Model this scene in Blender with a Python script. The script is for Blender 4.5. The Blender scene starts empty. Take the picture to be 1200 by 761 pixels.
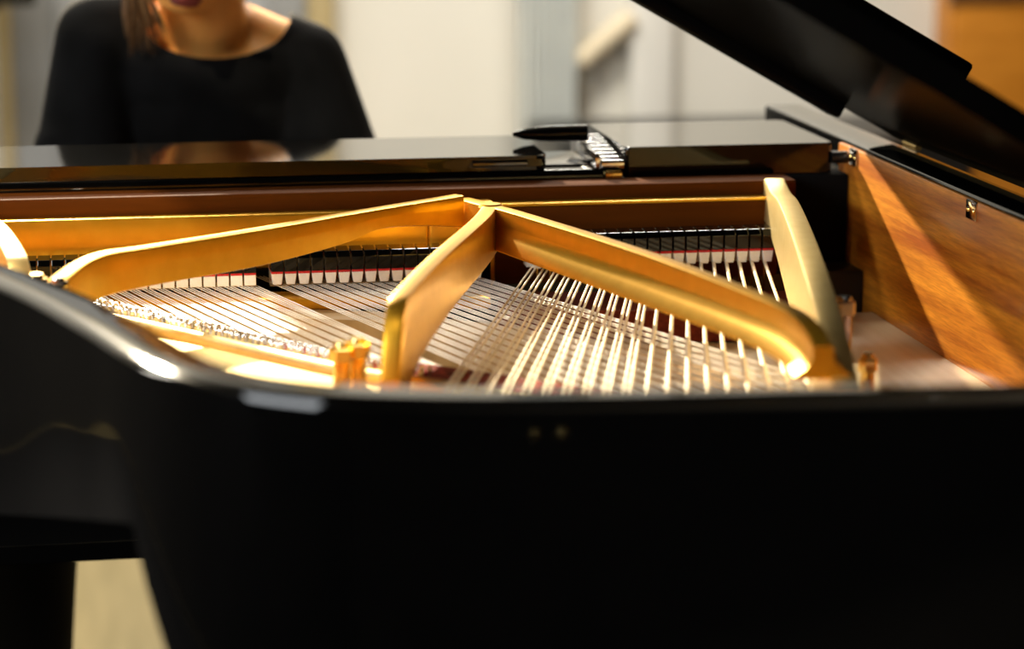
import bpy, bmesh, math, random
from mathutils import Vector, Matrix
random.seed(7)
S = bpy.context.scene
C = S.collection
PI = math.pi
R = math.radians

# ------------------------------------------------------------------ camera
cam = bpy.data.cameras.new('camera'); camo = bpy.data.objects.new('camera', cam); C.objects.link(camo)
camo.location = (0, 0, 1.3544)
camo.rotation_euler = (PI/2 - R(11.871), 0, -R(9.675))
cam.sensor_fit = 'HORIZONTAL'; cam.sensor_width = 36; cam.lens = 85
cam.clip_start = .05; cam.clip_end = 60
cam.dof.use_dof = True; cam.dof.focus_distance = 2.40; cam.dof.aperture_fstop = 3.0
S.camera = camo

# ------------------------------------------------------------------ world, lights, exposure
w = bpy.data.worlds.new('world'); S.world = w; w.use_nodes = True
w.node_tree.nodes['Background'].inputs[0].default_value = (.8, .85, .95, 1)
w.node_tree.nodes['Background'].inputs[1].default_value = .05
S.view_settings.view_transform = 'Standard'; S.view_settings.look = 'None'
S.view_settings.gamma = 1; S.view_settings.use_curve_mapping = False
S.view_settings.exposure = 0.15

def area_light(name, loc, target, sx, sy, power, col):
    l = bpy.data.lights.new(name, 'AREA'); l.shape = 'RECTANGLE'; l.size = sx; l.size_y = sy
    l.energy = power; l.color = col
    o = bpy.data.objects.new(name, l); C.objects.link(o); o.location = loc
    o.rotation_euler = (Vector(target) - Vector(loc)).to_track_quat('-Z', 'Y').to_euler()
    return o
def spot_light(name, loc, target, power, col, angle, radius, blend=.4):
    l = bpy.data.lights.new(name, 'SPOT'); l.energy = power; l.color = col
    l.spot_size = R(angle); l.spot_blend = blend; l.shadow_soft_size = radius
    o = bpy.data.objects.new(name, l); C.objects.link(o); o.location = loc
    o.rotation_euler = (Vector(target) - Vector(loc)).to_track_quat('-Z', 'Y').to_euler()
    return o
WARM = (1, .86, .62); NEUT = (1, .94, .82); COOL = (.93, .97, 1)
# the stage lamp high behind the player that rakes across the strings
spot_light('stage_spot', (-.25, 5.4, 2.42), (.62, 2.15, .93), 1500, WARM, 30, .05)
# ceiling panels
for i, (x, y, p) in enumerate([(-1.7, 3.0, 18), (1.3, 5.2, 56), (-1.0, 5.2, 24), (-.2, 4.4, 62)]):
    area_light('ceiling_panel', (x, y, 2.93), (x, y, 0), 1.2, .4, p, NEUT)
spot_light('overhead_spot', (-.6, 1.4, 2.9), (.15, 3.1, 1.1), 150, WARM, 50, .03)  # added frontal fill on the player's face and neck
# added fill light from the left, brightening the struts and the player
area_light('left_fill', (-3.05, .5, 2.25), (.2, 2.8, 1.0), 2.6, 1.1, 115, COOL)
# two small halogen downlights near the tail
spot_light('overhead_spot', (-.55, .6, 2.85), (.1, 1.8, .95), 7, WARM, 60, .02)
spot_light('overhead_spot', (.35, .4, 2.85), (.4, 1.8, .95), 6, WARM, 60, .02)

# ------------------------------------------------------------------ materials
M = {}
def mat(name, col=(.8, .8, .8), rough=.5, metal=0, coat=0, spec=.5, sss=0):
    m = bpy.data.materials.new(name); m.use_nodes = True
    b = m.node_tree.nodes['Principled BSDF']
    b.inputs['Base Color'].default_value = (*col, 1); b.inputs['Roughness'].default_value = rough
    b.inputs['Metallic'].default_value = metal; b.inputs['Coat Weight'].default_value = coat
    b.inputs['Coat Roughness'].default_value = .02; b.inputs['Specular IOR Level'].default_value = spec
    if sss:
        b.inputs['Subsurface Weight'].default_value = sss
        b.inputs['Subsurface Radius'].default_value = (.02, .008, .004)
    M[name] = m
    return m
def noise_mix(m, c1, c2, scale=(1, 1, 1), nscale=5, detail=6, ramp=(.3, .7), bump=0, rough=None, dist=0):
    nt = m.node_tree; b = nt.nodes['Principled BSDF']
    tc = nt.nodes.new('ShaderNodeTexCoord'); mp = nt.nodes.new('ShaderNodeMapping')
    mp.inputs['Scale'].default_value = scale
    n = nt.nodes.new('ShaderNodeTexNoise'); n.inputs['Scale'].default_value = nscale
    n.inputs['Detail'].default_value = detail; n.inputs['Distortion'].default_value = dist
    r = nt.nodes.new('ShaderNodeValToRGB')
    r.color_ramp.elements[0].position = ramp[0]; r.color_ramp.elements[1].position = ramp[1]
    r.color_ramp.elements[0].color = (*c1, 1); r.color_ramp.elements[1].color = (*c2, 1)
    nt.links.new(tc.outputs['Object'], mp.inputs['Vector']); nt.links.new(mp.outputs['Vector'], n.inputs['Vector'])
    nt.links.new(n.outputs['Fac'], r.inputs['Fac']); nt.links.new(r.outputs['Color'], b.inputs['Base Color'])
    if bump:
        bp = nt.nodes.new('ShaderNodeBump'); bp.inputs['Strength'].default_value = bump; bp.inputs['Distance'].default_value = .002
        nt.links.new(n.outputs['Fac'], bp.inputs['Height']); nt.links.new(bp.outputs['Normal'], b.inputs['Normal'])
    return n
mat('lacquer', (.002, .002, .002), .05, 0, 0, .45)
noise_mix(M['lacquer'], (.0015, .0015, .0015), (.0022, .002, .0019), nscale=40)
mat('lid_black', (.002, .002, .002), .12, 0, 0, .45)
def matte_lid():
    nt = M['lid_black'].node_tree; out = nt.nodes['Material Output']; b = nt.nodes['Principled BSDF']
    df = nt.nodes.new('ShaderNodeBsdfDiffuse'); df.inputs['Color'].default_value = (.003, .003, .003, 1)
    mx = nt.nodes.new('ShaderNodeMixShader'); mx.inputs[0].default_value = .10
    nt.links.new(df.outputs[0], mx.inputs[1]); nt.links.new(b.outputs[0], mx.inputs[2]); nt.links.new(mx.outputs[0], out.inputs['Surface'])
matte_lid()
mat('satin_black', (.008, .008, .008), .35)
mat('gold', (.78, .50, .12), .31, .8)
noise_mix(M['gold'], (.78, .40, .022), (.86, .46, .035), nscale=60, bump=.05)
mat('gold_light', (.85, .62, .22), .4, .8)
noise_mix(M['gold_light'], (.88, .66, .26), (.95, .74, .34), nscale=60, bump=.05)
mat('brass', (.86, .62, .22), .2, 1)
mat('chrome', (.75, .75, .76), .12, 1)
mat('satin_chrome', (.10, .11, .14), .15, 1)
mat('steel', (.93, .88, .78), .32, .45)
mat('copper', (.96, .84, .62), .35, .5)
mat('spruce', (.80, .66, .42), .4, 0, .3)
noise_mix(M['spruce'], (.72, .56, .32), (.80, .66, .43), (40, 1.2, 1), 3, bump=.02)
mat('maple', (.42, .25, .09), .45)
noise_mix(M['maple'], (.46, .29, .11), (.60, .40, .18), (3, 20, 3), 4)
mat('mahogany', (.4, .15, .03), .32, 0, 0, .3)
def mahogany():
    m = M['mahogany']; nt = m.node_tree; b = nt.nodes['Principled BSDF']
    tc = nt.nodes.new('ShaderNodeTexCoord')
    mp = nt.nodes.new('ShaderNodeMapping'); mp.inputs['Rotation'].default_value = (R(-14), 0, 0); mp.inputs['Scale'].default_value = (2, 1.5, 30)
    n = nt.nodes.new('ShaderNodeTexNoise'); n.inputs['Scale'].default_value = 2.2; n.inputs['Detail'].default_value = 5; n.inputs['Distortion'].default_value = .12
    r = nt.nodes.new('ShaderNodeValToRGB'); e = r.color_ramp.elements
    e[0].position = .32; e[0].color = (.36, .085, .006, 1); e[1].position = .68; e[1].color = (.86, .34, .030, 1)
    mp2 = nt.nodes.new('ShaderNodeMapping'); mp2.inputs['Rotation'].default_value = (R(-14), 0, 0); mp2.inputs['Scale'].default_value = (6, 14, 240)
    n2 = nt.nodes.new('ShaderNodeTexNoise'); n2.inputs['Scale'].default_value = 3; n2.inputs['Detail'].default_value = 3
    mx = nt.nodes.new('ShaderNodeMix'); mx.data_type = 'RGBA'; mx.blend_type = 'MULTIPLY'; mx.inputs['Factor'].default_value = .45
    r2 = nt.nodes.new('ShaderNodeValToRGB'); r2.color_ramp.elements[0].position = .35; r2.color_ramp.elements[0].color = (.45, .4, .35, 1); r2.color_ramp.elements[1].position = .6
    L = nt.links.new
    L(tc.outputs['Object'], mp.inputs['Vector']); L(mp.outputs['Vector'], n.inputs['Vector']); L(n.outputs['Fac'], r.inputs['Fac'])
    L(tc.outputs['Object'], mp2.inputs['Vector']); L(mp2.outputs['Vector'], n2.inputs['Vector']); L(n2.outputs['Fac'], r2.inputs['Fac'])
    L(r.outputs['Color'], mx.inputs['A']); L(r2.outputs['Color'], mx.inputs['B']); L(mx.outputs['Result'], b.inputs['Base Color'])
mahogany()
mat('walnut', (.11, .035, .006), .7, 0, 0, .06)
noise_mix(M['walnut'], (.075, .018, .001), (.12, .032, .002), (1, 20, 20), 3)
mat('felt_red', (.55, .015, .015), .95); noise_mix(M['felt_red'], (.45, .012, .012), (.65, .03, .025), nscale=300, bump=.3)
mat('felt_rust', (.3, .05, .03), .95); noise_mix(M['felt_rust'], (.10, .02, .012), (.50, .09, .06), nscale=110, bump=.5, ramp=(.4, .6))
mat('felt_white', (.86, .82, .70), .95); noise_mix(M['felt_white'], (.90, .86, .74), (.96, .93, .84), nscale=300, bump=.3)
mat('felt_maroon', (.16, .022, .012), .95); noise_mix(M['felt_maroon'], (.12, .015, .008), (.24, .04, .02), nscale=200, bump=.3)
mat('matte_black', (.006, .006, .006), .95, spec=.1)
mat('ivory', (.85, .82, .74), .25)
mat('skin', (.72, .36, .18), .5, sss=.15); noise_mix(M['skin'], (.84, .35, .075), (.90, .42, .105), nscale=14); 
mat('lip', (.22, .035, .025), .5)
mat('eye_white', (.85, .82, .8), .2); mat('iris', (.08, .045, .02), .2)
mat('hair', (.10, .055, .022), .45); noise_mix(M['hair'], (.05, .025, .010), (.22, .12, .05), (60, 60, 3), 3)
mat('shirt', (.006, .006, .006), .9, spec=.12); noise_mix(M['shirt'], (.0022, .0022, .0022), (.006, .006, .0065), nscale=14, bump=.25)
mat('trousers', (.008, .008, .009), .8, spec=.25)
mat('shoe', (.01, .01, .01), .3)
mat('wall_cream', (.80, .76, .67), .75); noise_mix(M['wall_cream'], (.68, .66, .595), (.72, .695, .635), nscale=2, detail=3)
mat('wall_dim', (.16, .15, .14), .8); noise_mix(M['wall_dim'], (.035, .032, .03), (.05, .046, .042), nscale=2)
mat('door_grey', (.33, .335, .34), .55); noise_mix(M['door_grey'], (.25, .255, .26), (.29, .295, .30), nscale=3)
mat('tan_wood', (.42, .33, .17), .5); noise_mix(M['tan_wood'], (.38, .30, .15), (.47, .37, .20), (20, 20, 1), 3)
mat('pale_wood', (.62, .53, .38), .5)
mat('white_paint', (.84, .82, .77), .6)
mat('curtain', (.70, .74, .76), .8); noise_mix(M['curtain'], (.72, .74, .73), (.77, .79, .77), nscale=8)
mat('orange_wood', (.42, .17, .03), .4); noise_mix(M['orange_wood'], (.42, .15, .010), (.56, .215, .02), (2, 2, 14), 3)
mat('dark_wood', (.12, .045, .012), .4)
mat('floor_oak', (.50, .40, .20), .4)
noise_mix(M['floor_oak'], (.26, .205, .095), (.32, .25, .12), (14, 1.5, 1), 3, bump=.02)
mat('added_dark_sheet', (.02, .018, .018), .95); noise_mix(M['added_dark_sheet'], (.014, .013, .013), (.028, .025, .024), nscale=200, bump=.3)
mat('ceiling_white', (.8, .79, .76), .8)
mat('plastic_black', (.006, .006, .006), .4)
mat('leather', (.012, .011, .010), .4)

# ------------------------------------------------------------------ mesh helpers
def link(name, me, material, parent=None, smooth=None):
    o = bpy.data.objects.new(name, me); C.objects.link(o)
    if material is not None and not me.materials: me.materials.append(M[material])
    if parent is not None: o.parent = parent
    if smooth is not None:
        for p in me.polygons: p.use_smooth = True
        if smooth < 179:
            me.set_sharp_from_angle(angle=R(smooth))
    return o
def from_bm(name, bm, material, parent=None, smooth=None):
    bmesh.ops.recalc_face_normals(bm, faces=bm.faces)
    me = bpy.data.meshes.new(name); bm.to_mesh(me); bm.free()
    return link(name, me, material, parent, smooth)
def add_box(bm, x0, x1, y0, y1, z0, z1, bev=0, seg=2):
    t = bmesh.new()
    bmesh.ops.create_cube(t, size=1)
    bmesh.ops.scale(t, vec=(x1-x0, y1-y0, z1-z0), verts=t.verts)
    bmesh.ops.translate(t, vec=((x0+x1)/2, (y0+y1)/2, (z0+z1)/2), verts=t.verts)
    if bev: bmesh.ops.bevel(t, geom=list(t.edges), offset=bev, segments=seg, profile=.5, affect='EDGES')
    merge(bm, t)
def merge(bm, t):
    me = bpy.data.meshes.new('tmp'); t.to_mesh(me); t.free(); bm.from_mesh(me); bpy.data.meshes.remove(me)
def box(name, x0, x1, y0, y1, z0, z1, material, parent=None, bev=.002, seg=2):
    bm = bmesh.new(); add_box(bm, x0, x1, y0, y1, z0, z1, bev, seg)
    return from_bm(name, bm, material, parent, 40)
def add_prism(bm, poly, z0, z1):
    a = [bm.verts.new((x, y, z0)) for x, y in poly]; b = [bm.verts.new((x, y, z1)) for x, y in poly]
    n = len(poly)
    bm.faces.new(a[::-1]); bm.faces.new(b)
    for i in range(n): bm.faces.new((a[i], a[(i+1) % n], b[(i+1) % n], b[i]))
def add_tube(bm, pts, radii, seg=12, caps=True):
    pts = [Vector(p) for p in pts]; n = len(pts)
    if not hasattr(radii, '__len__'): radii = [radii]*n
    rings = []
    ref = None
    for i, p in enumerate(pts):
        d = (pts[min(i+1, n-1)] - pts[max(i-1, 0)]).normalized()
        if ref is None:
            ref = Vector((0, 0, 1)) if abs(d.z) < .9 else Vector((1, 0, 0))
        a = d.cross(ref).normalized(); b = a.cross(d).normalized(); ref = b
        rings.append([bm.verts.new(p + (a*math.cos(2*PI*k/seg) + b*math.sin(2*PI*k/seg))*radii[i]) for k in range(seg)])
    for i in range(n-1):
        for k in range(seg):
            bm.faces.new((rings[i][k], rings[i][(k+1) % seg], rings[i+1][(k+1) % seg], rings[i+1][k]))
    if caps:
        bm.faces.new(rings[0][::-1]); bm.faces.new(rings[-1])
def tube(name, pts, radii, material, parent=None, seg=12, smooth=50):
    bm = bmesh.new(); add_tube(bm, pts, radii, seg)
    return from_bm(name, bm, material, parent, smooth)
def add_lathe(bm, prof, seg=24, mtx=None):
    rings = []
    for r, z in prof:
        if r < 1e-6: rings.append([bm.verts.new((0, 0, z))])
        else: rings.append([bm.verts.new((r*math.cos(2*PI*k/seg), r*math.sin(2*PI*k/seg), z)) for k in range(seg)])
    vs = [v for r_ in rings for v in r_]
    for a, b in zip(rings, rings[1:]):
        for k in range(seg):
            k2 = (k+1) % seg
            if len(a) == 1 and len(b) == 1: continue
            if len(a) == 1: bm.faces.new((a[0], b[k2], b[k]))
            elif len(b) == 1: bm.faces.new((a[k], a[k2], b[0]))
            else: bm.faces.new((a[k], a[k2], b[k2], b[k]))
    if mtx is not None: bmesh.ops.transform(bm, matrix=mtx, verts=vs)
def lathe(name, prof, loc, material, parent=None, seg=24, rot=None, smooth=40):
    bm = bmesh.new(); add_lathe(bm, prof, seg)
    m = Matrix.Translation(loc)
    if rot is not None: m = m @ rot
    bmesh.ops.transform(bm, matrix=m, verts=bm.verts)
    return from_bm(name, bm, material, parent, smooth)
def catmull(pts, n=8):
    out = []
    P = [Vector(p) for p in pts]
    P = [P[0]*2 - P[1]] + P + [P[-1]*2 - P[-2]]
    for i in range(1, len(P)-2):
        p0, p1, p2, p3 = P[i-1], P[i], P[i+1], P[i+2]
        for k in range(n):
            t = k/n
            out.append(.5*((2*p1) + (p2-p0)*t + (2*p0-5*p1+4*p2-p3)*t*t + (3*p1-p0-3*p2+p3)*t**3))
    out.append(P[-2])
    return out
def sweep(bm, path, sections):
    """sections[i] = list of (offset, z) pairs, offset along the left-hand plan normal of the path"""
    n = len(path); rings = []
    for i, p in enumerate(path):
        d = path[min(i+1, n-1)] - path[max(i-1, 0)]
        d = Vector((d.x, d.y)).normalized(); nr = Vector((-d.y, d.x))
        rings.append([bm.verts.new((p.x + nr.x*o, p.y + nr.y*o, z)) for o, z in sections[i]])
    m = len(rings[0])
    for i in range(n-1):
        for k in range(m):
            bm.faces.new((rings[i][k], rings[i+1][k], rings[i+1][(k+1) % m], rings[i][(k+1) % m]))
    bm.faces.new(rings[0][::-1]); bm.faces.new(rings[-1])
def thing(name, label, cat, loc=(0, 0, 0), group=None):
    o = bpy.data.objects.new(name, None); C.objects.link(o); o.location = loc
    o.empty_display_size = .1
    o['label'] = label; o['category'] = cat
    if group: o['group'] = group
    return o
def tag(o, label, cat, group=None):
    o['label'] = label; o['category'] = cat
    if group: o['group'] = group
    return o
def struct(o, label, cat='wall'):
    o['kind'] = 'structure'; o['label'] = label; o['category'] = cat
    return o

# ------------------------------------------------------------------ the room
X0, X1, Y0, Y1, H = -3.2, 3.6, -2.8, 6.3, 3.0
struct(box('floor', X0-.1, X1+.1, Y0-.1, Y1+.1, -.1, 0, 'floor_oak', bev=0), 'pale beige oak floor of the room', 'floor')
struct(box('ceiling', X0-.1, X1+.1, Y0-.1, Y1+.1, H, H+.1, 'ceiling_white', bev=0), 'plain white ceiling over the piano room', 'ceiling')
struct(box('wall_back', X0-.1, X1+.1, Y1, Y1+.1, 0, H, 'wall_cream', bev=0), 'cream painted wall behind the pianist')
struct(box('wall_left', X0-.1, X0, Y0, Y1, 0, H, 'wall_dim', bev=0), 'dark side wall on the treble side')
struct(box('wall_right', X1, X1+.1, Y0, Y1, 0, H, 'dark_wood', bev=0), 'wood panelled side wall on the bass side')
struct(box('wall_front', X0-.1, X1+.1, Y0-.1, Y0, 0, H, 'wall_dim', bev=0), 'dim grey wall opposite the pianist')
bm = bmesh.new(); add_prism(bm, [(X0+.05, Y0+.05), (X1-.05, Y0+.05), (X1-.05, 2.88), (-.40, 2.88), (-.40, 5.6), (X0+.05, 5.6)], .0002, .004)  # dark sheet added out of view so the lacquer reflects less floor
tag(from_bm('added_dark_sheet', bm, 'added_dark_sheet', None), 'added dark floor sheet, out of view, darkening reflections in the piano case', 'added_dark_sheet')
# grey door with a tan frame behind the pianist
d = struct(box('door_1', -.220, .53, Y1-.05, Y1, 0, 2.05, 'door_grey', bev=.004), 'grey door behind the pianist', 'door')
box('door_panel', -.11, .43, Y1-.062, Y1-.049, 1.05, 1.85, 'door_grey', d, .006)
box('door_panel', -.11, .43, Y1-.062, Y1-.049, .25, .92, 'door_grey', d, .006)
t = struct(box('trim_1', .53, .60, Y1-.07, Y1, 0, 2.14, 'tan_wood', bev=.004), 'tan wooden door frame post right of the grey door', 'trim')
t = struct(box('trim_2', -.255, -.220, Y1-.07, Y1, 0, 2.14, 'tan_wood', bev=.004), 'tan wooden door frame post left of the grey door', 'trim')
t = struct(box('trim_3', -.255, .60, Y1-.07, Y1, 2.05, 2.14, 'tan_wood', bev=.004), 'tan wooden lintel over the grey door', 'trim')
t = struct(box('trim_4', 1.385, 1.50, Y1-.05, Y1, 0, H, 'white_paint', bev=.004), 'white painted pilaster strip on the cream wall', 'trim')
# pleated pale curtain
bm = bmesh.new()
cx0, cx1 = 1.08, 1.23
N = 40
for z in (.02, 2.6):
    pass
front = [(cx0 + (cx1-cx0)*i/N, Y1-.07 + .022*math.sin(i*1.25)) for i in range(N+1)]
back = [(x, y+.006) for x, y in front[::-1]]
add_prism(bm, front + back, .03, 2.6)
cu = from_bm('curtain', bm, 'curtain', None, 60)
tag(cu, 'pale blue grey pleated curtain hanging on the cream wall', 'curtain')
# sloping wooden handrail on brackets
hr = thing('handrail', 'sloping wooden handrail on the cream wall beside the curtain', 'handrail', (0, 0, 0))
tube('rail', [(1.245, Y1-.05, .72), (1.30, Y1-.05, .765), (1.36, Y1-.05, .813), (1.382, Y1-.04, .83)], .03, 'pale_wood', hr, 16)
for x, z in ((1.29, .755), (1.36, .81)):
    tube('bracket', [(x, Y1-.001, z-.07), (x, Y1-.04, z-.07), (x, Y1-.05, z-.01)], .008, 'chrome', hr, 10)
# loudspeaker on its stand
def local(o, p):
    o.parent = p; o.matrix_parent_inverse = Matrix.Translation(p.location).inverted(); return o
sp = thing('loudspeaker', 'black loudspeaker box on a stand left of the pianist', 'loudspeaker', (-.33, 5.88, .925))
local(box('speaker_box', -.52, -.140, 5.74, 6.02, .925, 1.28, 'plastic_black', None, .006), sp)
RX = Matrix.Rotation(PI/2, 4, 'X')
local(lathe('woofer', [(.125, 0), (.13, .006), (.12, .008), (.05, -.012), (.035, -.004), (0, .004)], (-.33, 5.739, 1.06), 'satin_black', None, 32, RX), sp)
local(lathe('tweeter', [(.04, 0), (.042, .005), (.034, .005), (.02, .001), (0, .008)], (-.33, 5.739, 1.225), 'satin_black', None, 24, RX), sp)
st = thing('speaker_stand', 'black metal stand under the loudspeaker box', 'stand', (-.33, 5.88, 0))
local(tube('pole', [(-.33, 5.88, .02), (-.33, 5.88, .905)], .018, 'plastic_black', None, 16), st)
local(box('top_plate', -.43, -.23, 5.78, 5.98, .905, .9245, 'plastic_black', None, .003), st)
local(lathe('base', [(0, .0045), (.17, .0045), (.17, .014), (.15, .022), (0, .026)], (-.33, 5.88, 0), 'plastic_black', None, 36), st)
# orange wooden cabinet on the right
cb = thing('wooden_cabinet', 'tall orange brown wooden cabinet at the right by the cream wall', 'cabinet', (2.8, Y1-.06, 0))
local(box('cabinet_body', 2.235, 3.5, Y1-.12, Y1-.001, 0, 1.9, 'orange_wood', None, .006), cb)
for a, b_ in ((2.245, 2.845), (2.855, 3.475)):
    dr = local(box('cabinet_door', a, b_, Y1-.142, Y1-.121, .06, .868, 'orange_wood', None, .004), cb)
    k = lathe('knob', [(0, 0), (.008, 0), (.008, .012), (.016, .02), (.014, .03), (0, .033)], ((b_-.04) if a < 2.5 else a+.04, Y1-.142, .40), 'brass', None, 16, Matrix.Rotation(PI/2, 4, 'X')); k.parent = dr; k.matrix_parent_inverse = Matrix.Translation(cb.location).inverted()
    dr = local(box('cabinet_door', a, b_, Y1-.142, Y1-.121, .90, 1.86, 'orange_wood', None, .004), cb)
    k = lathe('knob', [(0, 0), (.008, 0), (.008, .012), (.016, .02), (.014, .03), (0, .033)], ((b_-.04) if a < 2.5 else a+.04, Y1-.142, 1.2), 'brass', None, 16, Matrix.Rotation(PI/2, 4, 'X')); k.parent = dr; k.matrix_parent_inverse = Matrix.Translation(cb.location).inverted()
local(box('cabinet_shelf_edge', 2.23, 3.51, Y1-.150, Y1-.11, .869, .899, 'dark_wood', None, .004), cb)

sd = thing('added_dark_box', 'added low black box, out of view, darkening the lid reflection', 'added_dark_box', (1.6, Y1-.4, 0))  # added out of view so the lid underside mirrors something dark
local(box('dark_box_body', 1.10, 2.14, Y1-.60, Y1-.13, .06, .555, 'plastic_black', None, .004), sd)
local(box('dark_box_top', 1.09, 2.15, Y1-.61, Y1-.125, .555, .58, 'plastic_black', None, .004), sd)
for a in (1.11, 1.455, 1.80):
    local(box('dark_box_door', a, a+.33, Y1-.618, Y1-.601, .075, .545, 'plastic_black', None, .003), sd)
for x in (1.14, 2.10):
    for y in (Y1-.56, Y1-.16): local(box('foot', x-.025, x+.025, y-.025, y+.025, 0, .06, 'plastic_black', None, .003), sd)

# ------------------------------------------------------------------ the grand piano
PN = thing('grand_piano', 'black lacquered grand piano with raised lid and golden iron plate', 'piano', (0, 0, 0))
RIM = 1.0
ctrl = [(.872, 2.93), (.872, 2.62), (.872, 2.2), (.872, 1.86), (.862, 1.70), (.832, 1.56), (.775, 1.45), (.69, 1.392), (.577, 1.382), (.412, 1.398),
        (.25, 1.419), (.15, 1.446), (.09, 1.480), (.045, 1.525), (.012, 1.590), (-.02, 1.69), (-.075, 1.84), (-.16, 2.0), (-.28, 2.15), (-.42, 2.30), (-.53, 2.45), (-.585, 2.62), (-.60, 2.80), (-.60, 2.93)]
path = catmull([(x, y, 0) for x, y in ctrl], 8)
TH = .050
def bottom_z(p):
    # deep apron round the tail, shallow bent side
    if p.y > 1.70 or p.x < .012:
        if p.x > .5: return .66
        return .885 - max(0, min(1, (p.y-1.6)/.5))*.125
    if p.x > .12: return .60
    t = (p.x-.012)/(.12-.012); t = max(0, min(1, t))
    return .885 + (.60-.885)*(t**.75)
secs = []
for p in path:
    zb = bottom_z(p); z = RIM; b = .006
    # path runs front-right -> tail -> front-left; the left-hand normal points to the outside there, so inside is negative
    secs.append([(0, zb), (0, z-b), (-.0018, z-.0018), (-b, z), (-TH+.004, z), (-TH+.0012, z-.0012), (-TH, z-.004), (-TH, zb)])
def sweep_side(): 
    d = path[1]-path[0]
    return 1 if (-d.y) > 0 else -1     # sign that makes +offset point outwards on the bass side (+x)
sg = sweep_side()
secs = [[(o*sg, z) for o, z in s] for s in secs]
bm = bmesh.new(); sweep(bm, path, secs)
rim = from_bm('rim', bm, 'lacquer', PN, 35)
rim['label'] = 'curved black lacquered rim'
# veneered inner wall
vp = [p for p in path if p.y < 2.605]
vp = [Vector((vp[0].x, 2.605, 0))] + vp + [Vector((vp[-1].x, 2.605, 0))]
bm = bmesh.new()
sweep(bm, vp, [[((-TH-.0045)*sg, max(.80, bottom_z(p)+.004)), ((-TH-.0045)*sg, RIM-.006), ((-TH-.0035)*sg, RIM-.0045), ((-TH+.001)*sg, RIM-.0045), ((-TH+.001)*sg, max(.80, bottom_z(p)+.004))] for p in vp])
iw = from_bm('inner_rim', bm, 'mahogany', PN, 35); iw['label'] = 'orange brown striped mahogany inner rim'
def offset_path(off, pts=path):
    out = []; n = len(pts)
    for i, p in enumerate(pts):
        d = pts[min(i+1, n-1)] - pts[max(i-1, 0)]; d = Vector((d.x, d.y)).normalized(); nr = Vector((-d.y, d.x))*sg
        out.append((p.x - nr.x*off, p.y - nr.y*off))
    return out
# soundboard
inner = [q for q in offset_path(TH+.005) if q[1] < 2.52 and not (q[0] < .33 and q[1] < 1.95)]
bm = bmesh.new(); add_prism(bm, inner, .815, .828)
sb = from_bm('soundboard', bm, 'spruce', PN); sb['label'] = 'pale spruce soundboard'
# keybed, belly rail and key blocks
box('belly_rail', -.545, .817, 2.50, 2.56, .60, .868, 'satin_black', PN, .003)
kb = box('keybed', -.595, .867, 2.56, 2.95, .56, .66, 'lacquer', PN, .006)
box('cheek_block', .722, .8165, 2.562, 2.605, .60, .966, 'matte_black', PN, .003)
box('key_block', .70, .821, 2.60, 2.93, .661, .80, 'lacquer', PN, .005)
box('key_block', -.549, -.43, 2.60, 2.93, .661, .80, 'lacquer', PN, .005)
box('key_slip', -.595, .867, 2.951, 2.972, .60, .70, 'lacquer', PN, .004)
# underside braces
def beam(name, a, b, wdt, z0, z1, material, parent, bev=.003):
    a = Vector(a); b = Vector(b); d = (b-a); L_ = d.length
    bm = bmesh.new(); add_box(bm, 0, L_, -wdt/2, wdt/2, z0, z1, bev)
    bmesh.ops.transform(bm, matrix=Matrix.Translation((a.x, a.y, 0)) @ Matrix.Rotation(math.atan2(d.y, d.x), 4, 'Z'), verts=bm.verts)
    return from_bm(name, bm, material, parent, 40)
beam('brace', (.25, 2.49), (.60, 1.60), .06, .74, .81, 'satin_black', PN)
beam('brace', (.70, 2.49), (.72, 1.55), .06, .74, .81, 'satin_black', PN)
beam('brace_edge', (-.40, 2.33), (.20, 2.47), .02, .682, .69, 'maple', PN)
beam('brace', (-.40, 2.33), (.20, 2.47), .05, .69, .81, 'satin_black', PN)
# keyboard (hidden behind the shelf but under the hands)
xs0, pitch = -.425, .0234
bm = bmesh.new(); add_box(bm, -.0113, .0113, 0, .15, .70, .722, .0015); wk = bpy.data.meshes.new('white_key'); bm.to_mesh(wk); bm.free(); wk.materials.append(M['ivory'])
bm = bmesh.new(); add_box(bm, -.0055, .0055, 0, .095, .70, .734, .002); bk = bpy.data.meshes.new('black_key'); bm.to_mesh(bk); bm.free(); bk.materials.append(M['lacquer'])
for i in range(48):
    o = link('white_key', wk, None, PN); o.location = (xs0 + pitch*(i+.5), 2.795, 0)
    if (i % 7) not in (2, 6) and i < 47:
        o = link('black_key', bk, None, PN); o.location = (xs0 + pitch*(i+1), 2.795-.001, .0005)
box('fallboard', -.428, .698, 2.765, 2.785, .70, .90, 'lacquer', PN, .006)

# music desk, shelf and rails
box('stretcher_rail', -.549, .556, 2.553, 2.70, .958, .980, 'lacquer', PN, .003)
def rounded_slab(name, x0, x1, y0, y1, z0, z1, r, material, bev=.003):
    poly = []
    for cx, cy, a0 in ((x1-r, y0+r, -90), (x1-r, y1-r, 0), (x0+r, y1-r, 90), (x0+r, y0+r, 180)):
        for k in range(7):
            a = R(a0 + 15*k); poly.append((cx + r*math.cos(a), cy + r*math.sin(a)))
    bm = bmesh.new(); add_prism(bm, poly, z0, z1)
    es = [e for e in bm.edges if abs(e.verts[0].co.z - e.verts[1].co.z) < 1e-6]
    bmesh.ops.bevel(bm, geom=es, offset=bev, segments=3, profile=.5, affect='EDGES')
    return from_bm(name, bm, material, PN, 9)
ms = rounded_slab('music_shelf', -.545, .474, 2.552, 2.722, .9805, .996, .012, 'lacquer', .004)
ms['label'] = 'glossy black folded music desk'
hg = box('desk_hinge', .392, .452, 2.5495, 2.556, .985, .9915, 'satin_chrome', ms, .001)
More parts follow.
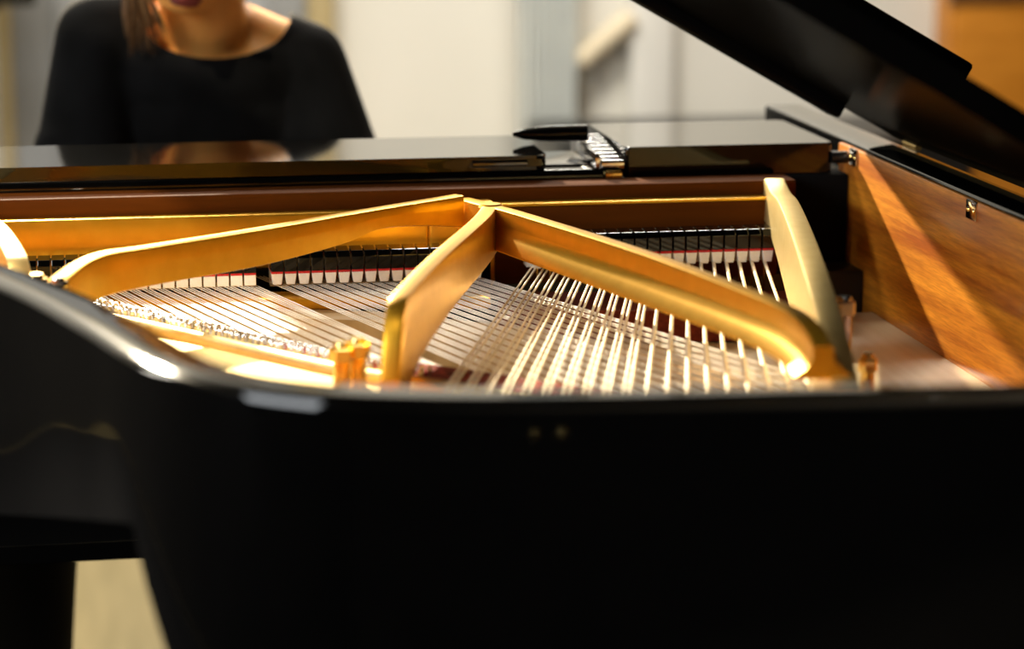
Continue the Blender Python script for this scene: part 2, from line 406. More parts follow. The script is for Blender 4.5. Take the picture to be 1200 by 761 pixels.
ss = rounded_slab('side_shelf', .564, .800, 2.572, 2.78, .965, 1.000, .006, 'lacquer', .003)
ss['label'] = 'glossy black side shelf'
for x in (.775, ): tube('shelf_peg', [(x+.024, 2.575, .983), (x+.047, 2.575, .983)], .007, 'satin_black', ss, 12)
Ry = Matrix.Rotation(PI/2, 4, 'Y')
dk = lathe('desk_arm', [(0, 0), (.0025, .001), (.006, .012), (.0085, .03), (.0095, .044), (.0095, .085), (0, .085)], (.453, 2.655, 1.006), 'lacquer', PN, 24, Ry)
dk['label'] = 'tapered black arm of the music desk'
# slotted metal rail
bm = bmesh.new()
for k in range(8):
    y = 2.560 + k*.0185; z = .984 + .0016*k
    add_box(bm, .536, .561, y, y+.0055, z-.006, z+.004, .0012)
add_box(bm, .528, .533, 2.556, 2.70, .9805, .996, .001)
sr = from_bm('slotted_rail', bm, 'chrome', PN, 40); sr['label'] = 'chrome slotted rail'
box('rail_end', .538, .556, 2.548, 2.5525, .966, .978, 'brass', PN, .001)
# brown board under the shelf
box('stretcher', -.549, .74, 2.507, 2.5525, .945, .9695, 'walnut', PN, .003)['label'] = 'dark brown wooden stretcher'

# ------------------------------------------------------------------ cast iron plate
hitch = [(-.16, 2.46), (-.05, 2.37), (.003, 2.29), (.10, 2.16), (.197, 2.03), (.26, 1.965), (.36, 1.88), (.50, 1.79), (.64, 1.72), (.74, 1.66)]
op = offset_path(TH+.013)
arc = [q for q in op if q[1] < 2.44 and (q[0] < .70)]
arc = [q for q in arc if not (q[0] > .70)]
# plate along the tail and the bent side, its inner edge is the hitch line
poly = arc[::1]
poly = [q for q in poly]
inner_edge = [q for q in hitch if q[0] < .66]
pl = poly + inner_edge if (Vector(poly[-1]) - Vector(inner_edge[0])).length < (Vector(poly[-1]) - Vector(inner_edge[-1])).length else poly + inner_edge[::-1]
bm = bmesh.new(); add_prism(bm, pl, .868, .888)
bmesh.ops.triangulate(bm, faces=[f for f in bm.faces if len(f.verts) > 4])
plate = from_bm('iron_plate', bm, 'gold_light', PN); plate['label'] = 'gold painted cast iron plate'
# raised bead along the hitch line and along the rim
tube('plate_bead', catmull([(x-.012, y-.010, .889) for x, y in hitch[1:8]], 6), .008, 'gold_light', plate, 12)
tube('plate_bead', [(x, y, .888) for x, y in arc if x < .45][::2], .007, 'gold_light', plate, 12)
# front web behind the dampers
box('plate_web', -.54, .335, 2.487, 2.503, .868, .9505, 'gold', plate, .003)
box('plate_web', .405, .715, 2.487, 2.503, .868, .951, 'walnut', plate, .002)  # gold web in shade here, its dark tone put in as walnut
box('plate_lip', .405, .715, 2.485, 2.504, .951, .9545, 'gold', plate, .001)
box('plate_web', .335, .405, 2.480, 2.503, .868, .958, 'gold', plate, .004)
# bars below the strings
beam('plate_bar', (-.20, 2.472), (.385, 2.388), .040, .866, .878, 'gold', plate)
beam('dark_gap_strip', (-.20, 2.505), (.385, 2.421), .052, .845, .8655, 'matte_black', plate)  # black strip stands in for the dark gap under the strings
box('web_strip', -.20, .40, 2.478, 2.4868, .866, .894, 'matte_black', plate, .001)  # black strip covering the foot of the web
# pinblock top behind the web
box('pinblock_cover', -.545, .72, 2.5035, 2.552, .868, .935, 'walnut', plate, .002)

def strut(name, pts, wt, wb, material='gold', label=None, ledge=0, wide=0):
    """pts: (x, y, ztop, zbottom); flaring section with rounded shoulders"""
    path3 = [Vector((p[0], p[1], 0)) for p in pts]
    dens = []; zz = []
    P4 = catmull([(p[0], p[1], p[2]) for p in pts], 6); P5 = catmull([(p[0], p[1], p[3]) for p in pts], 6)
    secs = []
    for a, b in zip(P4, P5):
        zt, zb = a.z, b.z; h = zt-zb; w2, b2 = wt/2, wb/2
        fr_ = len(secs)/(len(P4)-1)
        w2 += wide*max(0, (fr_-.6)/.4)**1.5; b2 += wide*max(0, (fr_-.6)/.4)**1.5
        half = [(w2-.0025, zt), (w2-.0006, zt-.0008), (w2, zt-.003), (w2+.0002, zt-h*.36), (w2+.0004+ledge, zt-h*.40), (w2+.0004+ledge, zt-h*.45), (w2+ledge+(b2-w2)*.35, zt-h*.66), (b2-.001, zb+.003), (b2-.001, zb+.0008), (b2-.003, zb)]
        secs.append([(o, z) for o, z in half] + [(-o, z) for o, z in half[::-1]])
    bm = bmesh.new(); sweep(bm, P4, secs)
    o = from_bm(name, bm, material, plate, 50)
    if label: o['label'] = label
    return o
# A: runs from the horn towards the tail on the left
strut('strut', [(.384, 2.385, .970, .932), (.360, 2.300, .971, .928), (.290, 2.10, .971, .919), (.243, 1.955, .970, .908), (.232, 1.920, .966, .896), (.226, 1.902, .945, .885), (.222, 1.890, .905, .870)], .016, .024, 'gold', 'gold strut sloping to the left')
# B: runs over the bass strings to the right
strut('strut', [(.386, 2.385, .970, .934), (.410, 2.310, .971, .932), (.480, 2.084, .971, .930), (.531, 1.869, .970, .934), (.538, 1.78, .969, .936), (.533, 1.722, .962, .936)], .016, .046, 'gold', 'bright gold strut crossing the bass strings')
# C: long beam to the treble side
strut('strut', [(.362, 2.452, .971, .938), (.30, 2.405, .971, .948), (.262, 2.375, .971, .950), (.225, 2.345, .971, .942), (.14, 2.275, .971, .936), (.04, 2.205, .970, .934), (-.010, 2.175, .968, .930), (-.040, 2.140, .956, .922), (-.052, 2.118, .944, .915)], .015, .0178, 'gold', 'long gold strut on the treble side', 0, .006)
# D: bass side strut
strut('strut', [(.714, 2.503, .972, .930), (.706, 2.45, .966, .925), (.690, 2.364, .969, .915), (.652, 2.19, .970, .905), (.610, 2.00, .965, .90), (.575, 1.84, .955, .895), (.545, 1.70, .935, .888)], .022, .026, 'gold_light', 'pale gold strut beside the bass rim')
# E: treble strut
strut('strut', [(-.135, 2.503, .962, .92), (-.118, 2.42, .968, .92), (-.100, 2.330, .970, .92), (-.083, 2.215, .968, .91), (-.077, 2.185, .955, .90), (-.074, 2.17, .93, .89)], .020, .024, 'gold_light', 'pale gold strut at the treble end')
# horn where A and B meet
lathe('horn', [(.0, .925), (.013, .925), (.0125, .935), (.012, .945), (.012, .955), (.013, .968), (.010, .9715), (0, .9715)], (.385, 2.385, 0), 'gold', plate, 20)
strut('web_brace', [(.372, 2.487, .962, .93), (.378, 2.43, .967, .93), (.385, 2.385, .970, .934)], .018, .022, 'gold')

# bolts with nuts
def bolt(x, y, z0, z1, r, material, mnut='brass'):
    o = lathe('plate_bolt', [(0, z0), (r, z0), (r, z1-.003), (r*.8, z1), (0, z1)], (x, y, 0), material, plate, 20)
    lathe('nut', [(0, z1-.016), (r*1.45, z1-.016), (r*1.45, z1-.006), (r*1.25, z1-.004), (0, z1-.004)], (x, y, 0), mnut, o, 6, None, 30)
    return o
bolt(.190, 1.955, .885, .928, .0075, 'brass'); bolt(.204, 1.965, .885, .929, .0075, 'brass')
bolt(-.060, 2.086, .885, .9690, .0070, 'brass', 'brass'); bolt(-.042, 2.078, .885, .9670, .0065, 'chrome', 'chrome')
bolt(.632, 1.985, .87, .946, .007, 'chrome', 'steel'); bolt(.640, 1.94, .87, .905, .006, 'brass')

# hitch pins along the treble hitch line: too small to count singly
def along(poly, step):
    out = []; acc = 0
    for (x0, y0), (x1, y1) in zip(poly, poly[1:]):
        L_ = math.hypot(x1-x0, y1-y0); s = acc
        while s < L_:
            t = s/L_; out.append((x0+(x1-x0)*t, y0+(y1-y0)*t)); s += step
        acc = s - L_
    return out
bm = bmesh.new()
for row in (0, 1):
    for k, (x, y) in enumerate(along(hitch[1:6], .0085)):
        ox, oy = (-.004, -.004) if row == 0 else (.006, .006)
        j = random.uniform(-.0015, .0015)
        add_lathe(bm, [(0, 0), (.0027, 0), (.0027, .012), (.0017, .0148), (0, .0152)], 8, Matrix.Translation((x+ox+j, y+oy, .886)) @ Matrix.Rotation(.25, 4, 'X'))
hp = from_bm('hitch_pins', bm, 'chrome', plate, 40); hp['kind'] = 'stuff'

# bridges, felts
def ribbon(name, pts, wdt, z0, z1, material, parent):
    p = catmull([(x, y, 0) for x, y in pts], 6)
    bm = bmesh.new(); sweep(bm, p, [[(wdt/2, z0), (wdt/2, z1), (-wdt/2, z1), (-wdt/2, z0)] for _ in p])
    return from_bm(name, bm, material, parent, 30)
ribbon('long_bridge', [(-.12, 2.425), (.05, 2.402), (.18, 2.380), (.28, 2.340), (.40, 2.23), (.52, 2.05), (.62, 1.85)], .046, .828, .866, 'maple', PN)
ribbon('bass_bridge', [(.26, 1.72), (.40, 1.64), (.56, 1.60)], .034, .888, .896, 'maple', PN)
rf = ribbon('red_felt', [(.135, 2.105), (.197, 2.036), (.26, 1.975)], .020, .884, .8935, 'felt_red', PN); rf['label'] = 'red felt strip by the hitch pins'
rf = ribbon('red_felt', [(.235, 2.02), (.30, 1.965), (.37, 1.90), (.43, 1.86)], .050, .876, .8905, 'felt_rust', PN); rf['label'] = 'red felt strip woven under the bass strings'
ribbon('maroon_felt', [(.40, 2.43), (.56, 2.40), (.72, 2.38)], .10, .83, .862, 'felt_maroon', PN)

# ------------------------------------------------------------------ strings
bm = bmesh.new(); add_tube(bm, [(0, 0, 0), (0, 0, 1)], 1, 8)
for f in bm.faces: f.smooth = len(f.verts) == 4
ust = bpy.data.meshes.new('string'); bm.to_mesh(ust); bm.free(); ust.materials.append(M['steel'])
ucu = ust.copy(); ucu.materials.clear(); ucu.materials.append(M['copper'])
def string(a, b, r, me, name='string', parent=PN):
    a = Vector(a); b = Vector(b); d = b-a
    o = bpy.data.objects.new(name, me); C.objects.link(o); o.parent = parent
    o.matrix_basis = Matrix.Translation(a) @ d.to_track_quat('Z', 'Y').to_matrix().to_4x4() @ Matrix.Diagonal((r, r, d.length, 1))
    return o
def hit(x0, y0, sl):
    """where the line x = x0 + sl*(y0-y) meets the hitch polyline"""
    for (xa, ya), (xb, yb) in zip(hitch, hitch[1:]):
        # xa + t(xb-xa) = x0 + sl*(y0 - ya - t(yb-ya))
        den = (xb-xa) + sl*(yb-ya)
        if abs(den) < 1e-9: continue
        t = (x0 + sl*(y0-ya) - xa)/den
        if -1e-6 <= t <= 1: return xa+t*(xb-xa), ya+t*(yb-ya)
    return None
DP = .0137
left_x = [.1435 - DP*i for i in range(19)]
mid_x = [.171 + DP*i for i in range(16)]
bass_x = [.440 + DP*i for i in range(19)]
treble = sorted(left_x + mid_x)
YD = 2.44
for x in treble:
    u = (x + .1)/.5
    sl = .27 + .19*max(0, min(1, u))
    for k in (-1, 0, 1):
        xs = x + k*.0038
        h = hit(xs, YD, sl)
        if h is None: continue
        ys = 2.486
        if h[1] > 2.43: continue
        string((xs - sl*(ys-YD), ys, .8865), (h[0], h[1], .8885 if h[0] < .33 else .876), .00055, ust)
for i, x in enumerate(bass_x):
    u = i/(len(bass_x)-1)
    sl = .308 - .093*u
    single = i > 9
    for k in ((0,) if single else (-1, 1)):
        xs = x + k*.0026
        ye = 1.62
        a = Vector((xs + sl*.046, 2.486, .8945)); b = Vector((xs - sl*(YD-ye), ye, .9035))
        s = string(a, b, .0007, ust)
        dirv = (b-a).normalized()
        wr = .00115 + .0006*u if not single else .0016 + .0004*u
        w_ = bpy.data.objects.new('winding', ucu); C.objects.link(w_); w_.parent = s
        L_ = (b-a).length; f0 = (.030 + .02*(i % 2))/L_
        # in string space: unit cylinder along z
        w_.matrix_basis = Matrix.Translation((0, 0, f0)) @ Matrix.Diagonal((wr/.0007, wr/.0007, .93-f0, 1))

# ------------------------------------------------------------------ dampers and hammers
def damper_mesh():
    bm = bmesh.new()
    prof = [(-.016, .0135), (-.016, .0275), (-.010, .0325), (.014, .0335), (.016, .031), (.016, .0135)]
    w2 = .0061
    a = [bm.verts.new((-w2, y, z)) for y, z in prof]; b = [bm.verts.new((w2, y, z)) for y, z in prof]
    bm.faces.new(a); bm.faces.new(b[::-1])
    for i in range(len(prof)): bm.faces.new((a[i], b[i], b[(i+1) % len(prof)], a[(i+1) % len(prof)]))
    bmesh.ops.recalc_face_normals(bm, faces=bm.faces)
    bmesh.ops.bevel(bm, geom=list(bm.edges), offset=.0006, segments=2, profile=.5, affect='EDGES')
    me = bpy.data.meshes.new('damper'); bm.to_mesh(me); bm.free(); me.materials.append(M['lacquer']); return me
def wedge_mesh(name, z0, z1, wb, wt, l, m):
    bm = bmesh.new()
    v = [bm.verts.new((sx*(wb if z == z0 else wt)/2, sy*l/2, z)) for z in (z0, z1) for sx, sy in ((-1, -1), (1, -1), (1, 1), (-1, 1))]
    for f in ((0, 1, 2, 3), (4, 5, 6, 7), (0, 1, 5, 4), (1, 2, 6, 5), (2, 3, 7, 6), (3, 0, 4, 7)): bm.faces.new([v[i] for i in f])
    bmesh.ops.recalc_face_normals(bm, faces=bm.faces)
    bmesh.ops.bevel(bm, geom=list(bm.edges), offset=.0004, segments=1, affect='EDGES')
    me = bpy.data.meshes.new(name); bm.to_mesh(me); bm.free(); me.materials.append(M[m]); return me
dm = damper_mesh()
fr = wedge_mesh('red_felt', .0112, .0136, .0121, .0121, .031, 'felt_red')
fw = wedge_mesh('white_felt', 0, .0113, .0085, .0118, .030, 'felt_white')
fwl = wedge_mesh('white_felt', 0, .0113, .0118, .0118, .030, 'felt_white')
bm = bmesh.new(); add_tube(bm, [(0, .010, .030), (0, .012, .032), (0, .030, .030), (0, .034, .02), (0, .036, -.05)], .0011, 6); dwm = bpy.data.meshes.new('damper_wire'); bm.to_mesh(dwm); bm.free(); dwm.materials.append(M['brass'])
def hammer_mesh():
    bm = bmesh.new()
    prof = [(-.010, -.020), (-.012, -.006), (-.010, .006), (-.005, .013), (0, .0155), (.005, .013), (.010, .006), (.012, -.006), (.010, -.020)]
    w2 = .0048
    a = [bm.verts.new((-w2, y, z)) for y, z in prof]; b = [bm.verts.new((w2, y, z)) for y, z in prof]
    bm.faces.new(a); bm.faces.new(b[::-1])
    for i in range(len(prof)): bm.faces.new((a[i], b[i], b[(i+1) % len(prof)], a[(i+1) % len(prof)]))
    bmesh.ops.recalc_face_normals(bm, faces=bm.faces)
    me = bpy.data.meshes.new('hammer'); bm.to_mesh(me); bm.free(); me.materials.append(M['felt_white']); return me
hm = hammer_mesh()
hr_ = wedge_mesh('hammer_underfelt', -.014, .012, .0098, .0040, .010, 'felt_red')
def damper(x, z, wedge, sz):
    o = link('damper', dm, None, PN); o.location = (x, YD, z); o.scale = (1, 1, sz)
    link('red_felt', fr, None, o); link('white_felt', wedge, None, o)
    ww = link('damper_wire', dwm, None, o); ww.location = (.0068, -.012, 0)
for i, x in enumerate(left_x): damper(x, .8872, fwl, .97)
for i, x in enumerate(mid_x): damper(x, .8872, fw, 1.0)
for i, x in enumerate(bass_x): damper(x, .8955, fw, 1.06)
for x in left_x + mid_x + bass_x:
    o = link('hammer', hm, None, PN); o.location = (x, 2.4705, .899 if x < .42 else .911)
    u = link('hammer_underfelt', hr_, None, o); u.location = (0, -.0085, .0005)

# ------------------------------------------------------------------ lid
HX, HZ, ANG = .890, .9955, R(29.7)
LM = Matrix.Translation((HX, 0, HZ)) @ Matrix.Rotation(-0.0, 4, 'Y')
def lid_pt(u, y, h):
    """u: distance from the hinge across the lid, h: height above its underside"""
    return (HX - u*math.cos(ANG) + h*math.sin(ANG), y, HZ + u*math.sin(ANG) + h*math.cos(ANG))
def lid_prism(name, poly, h0, h1, parent, material='lid_black', bev=.003, hfun=None):
    bm = bmesh.new(); add_prism(bm, poly, 0, 1)
    for v in bm.verts:
        hh = h1 if v.co.z > .5 else h0
        v.co.z = hh
    if bev: bmesh.ops.bevel(bm, geom=[e for e in bm.edges if abs(e.verts[0].co.z-e.verts[1].co.z) < 1e-6], offset=bev, segments=2, profile=.5, affect='EDGES')
    for v in bm.verts:
        h = v.co.z + (hfun(v.co.x, v.co.y) if hfun else 0)
        v.co = lid_pt(v.co.x, v.co.y, h)
    return from_bm(name, bm, material, parent, 35)
LF = 2.60
outl = [(HX+.004 - x, y) for x, y in offset_path(-.010) if y <= LF]
outl = [(max(0, u), y) for u, y in outl]
umax = max(u for u, y in outl)
poly = [(0, LF)] + outl + [(outl[-1][0]+.004, LF)]
def lid_board():
    lid_out = [Vector(q) for q in offset_path(-.010)]
    def bounds(y):
        xs = []
        for a, b in zip(lid_out, lid_out[1:]):
            if (a.y-y)*(b.y-y) <= 0 and abs(a.y-b.y) > 1e-9:
                t = (y-a.y)/(b.y-a.y); xs.append(a.x+(b.x-a.x)*t)
        k = max(0, 1-(y-ymin)/.26); k = 1-math.sqrt(max(0, 1-k*k))
        return min(xs)+.10*k, max(xs)-.30*k
    ymin = 1.72
    ys = [ymin+.0004, ymin+.003, ymin+.008, ymin+.016, ymin+.03] + [ymin+.05+(LF-ymin-.05)*i/40 for i in range(41)]
    bm = bmesh.new(); rows = []
    for y in ys:
        xl, xr = bounds(y); ul = HX+.004-xl; ur = max(0, HX+.004-xr)
        rows.append([bm.verts.new(lid_pt(u, y, h)) for h in (0, .022) for u in [ur+(ul-ur)*k/6 for k in range(7)]])
    for a, b in zip(rows, rows[1:]):
        for o in (0, 7):
            for k in range(6): bm.faces.new((a[o+k], a[o+k+1], b[o+k+1], b[o+k]))
        bm.faces.new((a[0], a[7], b[7], b[0])); bm.faces.new((a[6], a[13], b[13], b[6]))
    for r_ in (rows[0], rows[-1]):
        for k in range(6): bm.faces.new((r_[k], r_[k+1], r_[8+k], r_[7+k]))
    return from_bm('lid', bm, 'lid_black', PN, 35)
lid = lid_board(); lid['label'] = 'raised black lacquered lid'
lid_prism('lid_batten', [(.094, LF-.002), (umax-.02, LF-.002), (umax-.02, LF-.045), (.094, LF-.045)], -.0155, .001, lid, bev=.003)
fl = lid_prism('front_flap', [(.122, 2.20), (umax, 2.20), (umax, 2.598), (.122, 2.598)], .0235, .0485, lid, bev=.004, hfun=lambda u, y: (2.6-y)*.072)
fl['label'] = 'front flap folded back on the lid'
for y in (2.555, 2.05):
    h_ = tube('lid_hinge', [(HX-.004, y-.022, HZ+.002), (HX-.004, y+.022, HZ+.002)], .004, 'brass', lid, 12)
# lid strike plates let into the inner rim
for y in (2.549, 2.177):
    s_ = box('strike_plate', .8155, .8185, y-.013, y+.013, .977, .9955, 'chrome', PN, .0006)
    for dy in (-.007, .007):
        lathe('screw', [(0, 0), (.0026, 0), (.0018, .0012), (0, .0014)], (.8155, y+dy, .986), 'brass', s_, 12, Matrix.Rotation(-PI/2, 4, 'Y'))
# lid prop
tube('lid_prop', [(-.47, 2.42, .985), lid_pt(1.28, 2.20, .0)], .009, 'lacquer', PN, 12)

# legs, lyre
def leg(x, y, ztop):
    bm = bmesh.new()
    add_box(bm, x-.065, x+.065, y-.065, y+.065, ztop-.07, ztop, .004)
    n = 8
    rings = []
    for zz, wd in ((ztop-.07, .052), (ztop-.10, .058), (.16, .036), (.13, .044), (.085, .044)):
        rings.append([bm.verts.new((x+sx*wd, y+sy*wd, zz)) for sx, sy in ((-1, -1), (1, -1), (1, 1), (-1, 1))])
    for a, b in zip(rings, rings[1:]):
        for k in range(4): bm.faces.new((a[k], a[(k+1) % 4], b[(k+1) % 4], b[k]))
    bm.faces.new(rings[0]); bm.faces.new(rings[-1][::-1])
    o = from_bm('leg', bm, 'lacquer', PN, 30)
    cst = tube('caster', [(x-.012, y, .034), (x+.012, y, .034)], .0295, 'brass', o, 20)
    tube('caster_stem', [(x, y, .06), (x, y, .09)], .012, 'brass', o, 12)
leg(-.47, 2.66, .56); leg(.74, 2.66, .56); leg(.42, 1.66, .70)
box('tail_leg_block', .30, .54, 1.55, 1.77, .70, .815, 'satin_black', PN, .004)
ly = box('lyre_block', .04, .26, 2.70, 2.80, .48, .56, 'lacquer', PN, .005)
for x in (.085, .215): tube('lyre_post', [(x, 2.75, .14), (x, 2.75, .485)], .016, 'lacquer', ly, 14)
box('pedal_box', .02, .28, 2.68, 2.82, .06, .145, 'lacquer', ly, .006)
for x in (.09, .15, .21): box('pedal', x-.014, x+.014, 2.80, 2.93, .085, .097, 'brass', ly, .005)

# ------------------------------------------------------------------ pianist
def capsule(bm, a, b, ra, rb, seg=20, flat=(1, 1)):
    """tapered capsule from a to b"""
    a = Vector(a); b = Vector(b); d = b-a; L_ = max(d.length, 1e-5)
    prof = []
    for k in range(7):
        t = -PI/2 + PI/2*k/6; prof.append((ra*math.cos(t), ra*math.sin(t)))
    for k in range(7):
        t = PI/2*k/6; prof.append((rb*math.cos(t), L_ + rb*math.sin(t)))
    prof[0] = (0, prof[0][1]); prof[-1] = (0, prof[-1][1])
    t = bmesh.new(); add_lathe(t, prof, seg)
    q = d.to_track_quat('Z', 'Y').to_matrix().to_4x4() if d.length > 1e-6 else Matrix()
    bmesh.ops.transform(t, matrix=Matrix.Translation(a) @ q @ Matrix.Diagonal((flat[0], flat[1], 1, 1)), verts=t.verts)
    bmesh.ops.recalc_face_normals(t, faces=t.faces)
    merge(bm, t)
def ellipsoid(bm, c, r, rot=None):
    t = bmesh.new(); bmesh.ops.create_uvsphere(t, u_segments=24, v_segments=16, radius=1)
    m = Matrix.Translation(c) @ (rot if rot is not None else Matrix()) @ Matrix.Diagonal((*r, 1))
    bmesh.ops.transform(t, matrix=m, verts=t.verts); merge(bm, t)
def remeshed(name, bm, vox, it, material, parent, cutters=()):
    me = bpy.data.meshes.new(name+'_raw'); bm.to_mesh(me); bm.free()
    o = bpy.data.objects.new(name+'_raw', me); C.objects.link(o)
    m = o.modifiers.new('r', 'REMESH'); m.mode = 'VOXEL'; m.voxel_size = vox
    m = o.modifiers.new('s', 'SMOOTH'); m.factor = .5; m.iterations = it
    for c in cutters:
        m = o.modifiers.new('b', 'BOOLEAN'); m.operation = 'DIFFERENCE'; m.object = c; m.solver = 'EXACT'
    dg = bpy.context.evaluated_depsgraph_get()
    me2 = bpy.data.meshes.new_from_object(o.evaluated_get(dg)); me2.name = name
    bpy.data.objects.remove(o)
    me2.materials.clear()
    r = link(name, me2, material, parent, 180)
    return r
PE = thing('person', 'seated pianist in a black short sleeved shirt bending over the keys', 'person', (.003, .11, -.011))
# joints: r = image left (the player's right), l = image right
SH = {-1: Vector((-.004, 3.12, 1.083)), 1: Vector((.268, 3.12, 1.042))}
EL = {-1: Vector((-.046, 3.06, .820)), 1: Vector((.335, 3.06, .800))}
WR = {-1: Vector((.030, 2.90, .800)), 1: Vector((.250, 2.90, .800))}
NB = Vector((.142, 3.13, 1.095)); HD = Vector((.120, 2.995, 1.244))
HIP = Vector((.135, 3.32, .58))
hrot = Matrix.Rotation(R(8), 4, 'Y') @ Matrix.Rotation(R(38), 4, 'X')     # bowed head (face towards -Y)
def hp_(x, y, z): return HD + (hrot @ Vector((x, y, z)))
bm = bmesh.new()
# trunk
capsule(bm, HIP, (.135, 3.28, .74), .135, .120, flat=(1.1, .85))
capsule(bm, (.135, 3.28, .74), (.135, 3.20, .93), .115, .125, flat=(1.1, .85))
ellipsoid(bm, (.135, 3.165, .985), (.150, .105, .120))
for s in (-1, 1):
    capsule(bm, NB + Vector((s*.03, .02, -.012)), SH[s], .045, .045)
    capsule(bm, SH[s], EL[s], .046, .037)
    capsule(bm, EL[s], WR[s], .038, .024)
capsule(bm, NB + Vector((0, .01, -.03)), HD + Vector((0, .035, -.04)), .056, .052)
# head: cranium, face, jaw, nose, ears, brow
ellipsoid(bm, hp_(0, .012, .035), (.073, .092, .085), hrot)
ellipsoid(bm, hp_(0, -.022, -.035), (.058, .068, .075), hrot)
ellipsoid(bm, hp_(0, -.052, -.088), (.030, .028, .024), hrot)
for s in (-1, 1):
    capsule(bm, hp_(s*.050, .005, -.055), hp_(s*.018, -.055, -.092), .018, .017)
    ellipsoid(bm, hp_(s*.034, -.066, -.030), (.020, .016, .018), hrot)
    ellipsoid(bm, hp_(s*.074, .010, -.015), (.008, .020, .032), hrot)
capsule(bm, hp_(0, -.084, .012), hp_(0, -.102, -.030), .008, .012)
capsule(bm, hp_(-.03, -.080, .022), hp_(.03, -.080, .022), .010, .010)
capsule(bm, hp_(-.012, -.083, -.062), hp_(.012, -.083, -.062), .009, .009)
# hands on the keys
for s in (-1, 1):
    w0 = WR[s]; pc = w0 + Vector((-s*.004, -.075, -.020))
    capsule(bm, w0, w0 + Vector((0, -.03, -.004)), .025, .026, flat=(1.05, .75))
    for k, ox in enumerate((-.030, -.010, .010, .029)):
        kn = pc + Vector((ox, -.012 + .006*abs(k-1.4), .006))
        capsule(bm, w0 + Vector((ox*.5, -.015, -.004)), kn, .016, .0115)
        ln = (.070, .080, .076, .060)[k] if s > 0 else (.060, .076, .080, .070)[k]
        m1 = kn + Vector((ox*.12, -ln*.55, -.004)); m2 = m1 + Vector((0, -ln*.30, -.022)); m3 = m2 + Vector((0, -ln*.06, -.020))
        capsule(bm, kn, m1, .0095, .0085); capsule(bm, m1, m2, .0085, .0078); capsule(bm, m2, m3, .0078, .007)
    tb = w0 + Vector((-s*.024, -.035, -.010)); tm = tb + Vector((-s*.026, -.030, -.012)); te = tm + Vector((-s*.006, -.032, -.016))
    capsule(bm, tb, tm, .013, .010); capsule(bm, tm, te, .010, .008)
# legs
KN = {-1: Vector((-.115, 2.905, .475)), 1: Vector((.32, 2.905, .475))}
AN = {-1: Vector((-.130, 3.02, .103)), 1: Vector((.22, 2.98, .103))}
for s in (-1, 1):
    hip = HIP + Vector((s*.085, -.03, -.02))
    capsule(bm, hip, KN[s], .083, .056); capsule(bm, KN[s], AN[s], .054, .034)
    capsule(bm, AN[s] + Vector((0, .02, -.045)), AN[s] + Vector((0, -.15, -.06)), .032, .024)
body = remeshed('body', bm, .0045, 4, 'skin', PE)
lips = bmesh.new()
ellipsoid(lips, hp_(0, -.091, -.058), (.022, .007, .005), hrot); ellipsoid(lips, hp_(0, -.090, -.066), (.019, .007, .006), hrot)
from_bm('lips', lips, 'lip', PE, 180)
for s in (-1, 1):
    e = bmesh.new(); ellipsoid(e, hp_(s*.031, -.072, 0.0), (.013, .010, .008), hrot); eo = from_bm('eye', e, 'eye_white', PE, 180)
    e = bmesh.new(); ellipsoid(e, hp_(s*.031, -.0805, -.001), (.0055, .002, .0055), hrot); from_bm('iris', e, 'iris', eo, 180)
# shirt: loose short sleeved, scooped neck
bm = bmesh.new()
capsule(bm, (.135, 3.30, .62), (.135, 3.28, .74), .150, .138, flat=(1.1, .88))
capsule(bm, (.135, 3.28, .74), (.135, 3.19, .95), .134, .136, flat=(1.12, .88))
ellipsoid(bm, (.135, 3.160, .985), (.168, .118, .125))
ellipsoid(bm, (.135, 3.13, 1.03), (.150, .095, .085))
SE = {}
for s in (-1, 1):
    capsule(bm, NB + Vector((s*.02, .02, -.012)), SH[s] + Vector((0, 0, .004)), .060, .054)
    d = (EL[s]-SH[s]).normalized(); SE[s] = SH[s] + d*.150
    capsule(bm, SH[s], SE[s], .056, .062, flat=(1.0, 1.0))
    capsule(bm, SE[s] - d*.02, SE[s], .062, .066)
    capsule(bm, SH[s] + Vector((-s*.06, .01, -.05)), SE[s] + Vector((-s*.07, .03, .02)), .05, .05)
def cutter(bm):
    me = bpy.data.meshes.new('cut'); bmesh.ops.recalc_face_normals(bm, faces=bm.faces); bm.to_mesh(me); bm.free(); o = bpy.data.objects.new('cut', me); C.objects.link(o); return o
cuts = []
t = bmesh.new()      # scoop: a slanted elliptical cylinder through the neck
add_lathe(t, [(0, -.35), (1, -.35), (1, .35), (0, .35)], 40)
bmesh.ops.transform(t, matrix=Matrix.Translation((.150, 3.085, 1.121)) @ Matrix.Rotation(R(-8), 4, 'Y') @ Matrix.Rotation(R(62), 4, 'X') @ Matrix.Diagonal((.098, .075, 1, 1)), verts=t.verts)
cuts.append(cutter(t))
for s in (-1, 1):   # sleeve ends
    d = (EL[s]-SH[s]).normalized()
    t = bmesh.new(); add_box(t, -.075, .075, -.12, .12, 0, .2)
    bmesh.ops.transform(t, matrix=Matrix.Translation(SE[s] + d*.012 + Vector((s*.01, 0, 0))) @ d.to_track_quat('Z', 'Y').to_matrix().to_4x4(), verts=t.verts)
    cuts.append(cutter(t))
t = bmesh.new(); add_box(t, -.3, .6, 3.0, 3.6, .3, .58); cuts.append(cutter(t))
shirt = remeshed('shirt', bm, .006, 6, 'shirt', PE, cuts); shirt['label'] = 'black scoop necked short sleeved shirt'
for c in cuts: bpy.data.objects.remove(c)
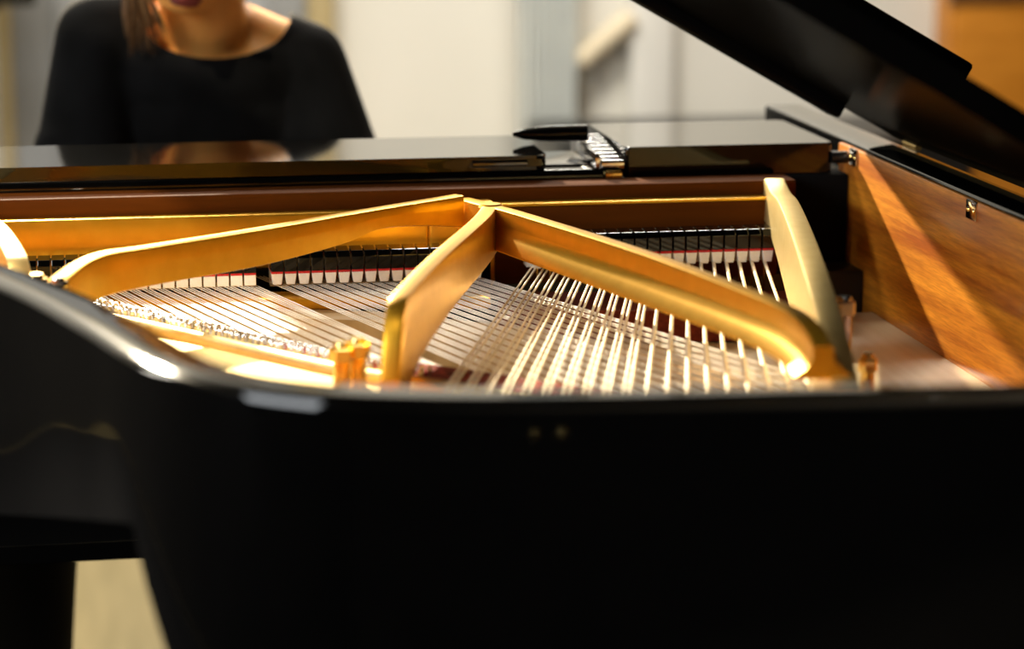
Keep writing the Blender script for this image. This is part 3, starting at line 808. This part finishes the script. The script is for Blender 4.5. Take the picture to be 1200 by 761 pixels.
# trousers
bm = bmesh.new()
capsule(bm, HIP + Vector((0, 0, -.01)), HIP + Vector((0, 0, .08)), .145, .14, flat=(1.12, .9))
for s in (-1, 1):
    hip = HIP + Vector((s*.085, -.03, -.02))
    capsule(bm, hip, KN[s], .094, .067); capsule(bm, KN[s], AN[s] + Vector((0, 0, .04)), .066, .055)
remeshed('trousers', bm, .008, 4, 'trousers', PE)
for s in (-1, 1):
    bm = bmesh.new(); capsule(bm, AN[s] + Vector((0, .02, -.048)), AN[s] + Vector((0, -.16, -.060)), .040, .030)
    remeshed('shoe', bm, .006, 3, 'shoe', PE)
# hair
bm = bmesh.new()
ellipsoid(bm, hp_(0, .024, .046), (.083, .094, .090), hrot)
ellipsoid(bm, hp_(0, .050, -.01), (.080, .070, .090), hrot)
for k in range(46):      # loose strands falling on the image left
    a = random.random(); q = random.random()
    p0 = hp_(-.066, -.030 + .09*a, .01); p1 = hp_(-.082, -.020 + .08*a, -.055)
    p2 = Vector((.040 + .030*q - .02*a, 3.005 + .06*a, 1.130)); p3 = Vector((.040 + .045*q - .02*a, 3.030 + .03*a, 1.062 + .05*random.random()))
    cp = catmull([p0, p1, p2, p3], 6)
    add_tube(bm, cp, [.0042 - .0036*i/(len(cp)-1) for i in range(len(cp))], 6)
for k in range(5):
    a = k/4
    cp = catmull([hp_(.070, -.015 + .07*a, .01), hp_(.082, 0 + .06*a, -.06), hp_(.055, .06 + .02*a, -.09), NB + Vector((.05, .07, 0))], 6)
    add_tube(bm, cp, [.013 - .006*i/(len(cp)-1) for i in range(len(cp))], 8)
hair = from_bm('hair', bm, 'hair', PE, 180)
# round stool
B = thing('piano_stool', 'black round padded piano stool under the pianist', 'stool', (.20, 3.47, 0))
local(lathe('cushion', [(0, .345), (.145, .345), (.156, .354), (.158, .375), (.150, .390), (.12, .398), (0, .400)], (.20, 3.47, 0), 'leather', None, 40), B)
local(lathe('seat_plate', [(0, .325), (.13, .325), (.14, .332), (.14, .3445), (0, .3445)], (.20, 3.47, 0), 'lacquer', None, 40), B)
local(lathe('column', [(0, .05), (.03, .05), (.03, .20), (.022, .21), (.022, .3245), (0, .3245)], (.20, 3.47, 0), 'lacquer', None, 24), B)
for k in range(4):
    a = PI/4 + k*PI/2
    local(tube('leg', [(.20+.02*math.cos(a), 3.47+.02*math.sin(a), .13), (.20+.10*math.cos(a), 3.47+.10*math.sin(a), .09), (.20+.17*math.cos(a), 3.47+.17*math.sin(a), .016)], [.018, .016, .015], 'lacquer', None, 12), B)
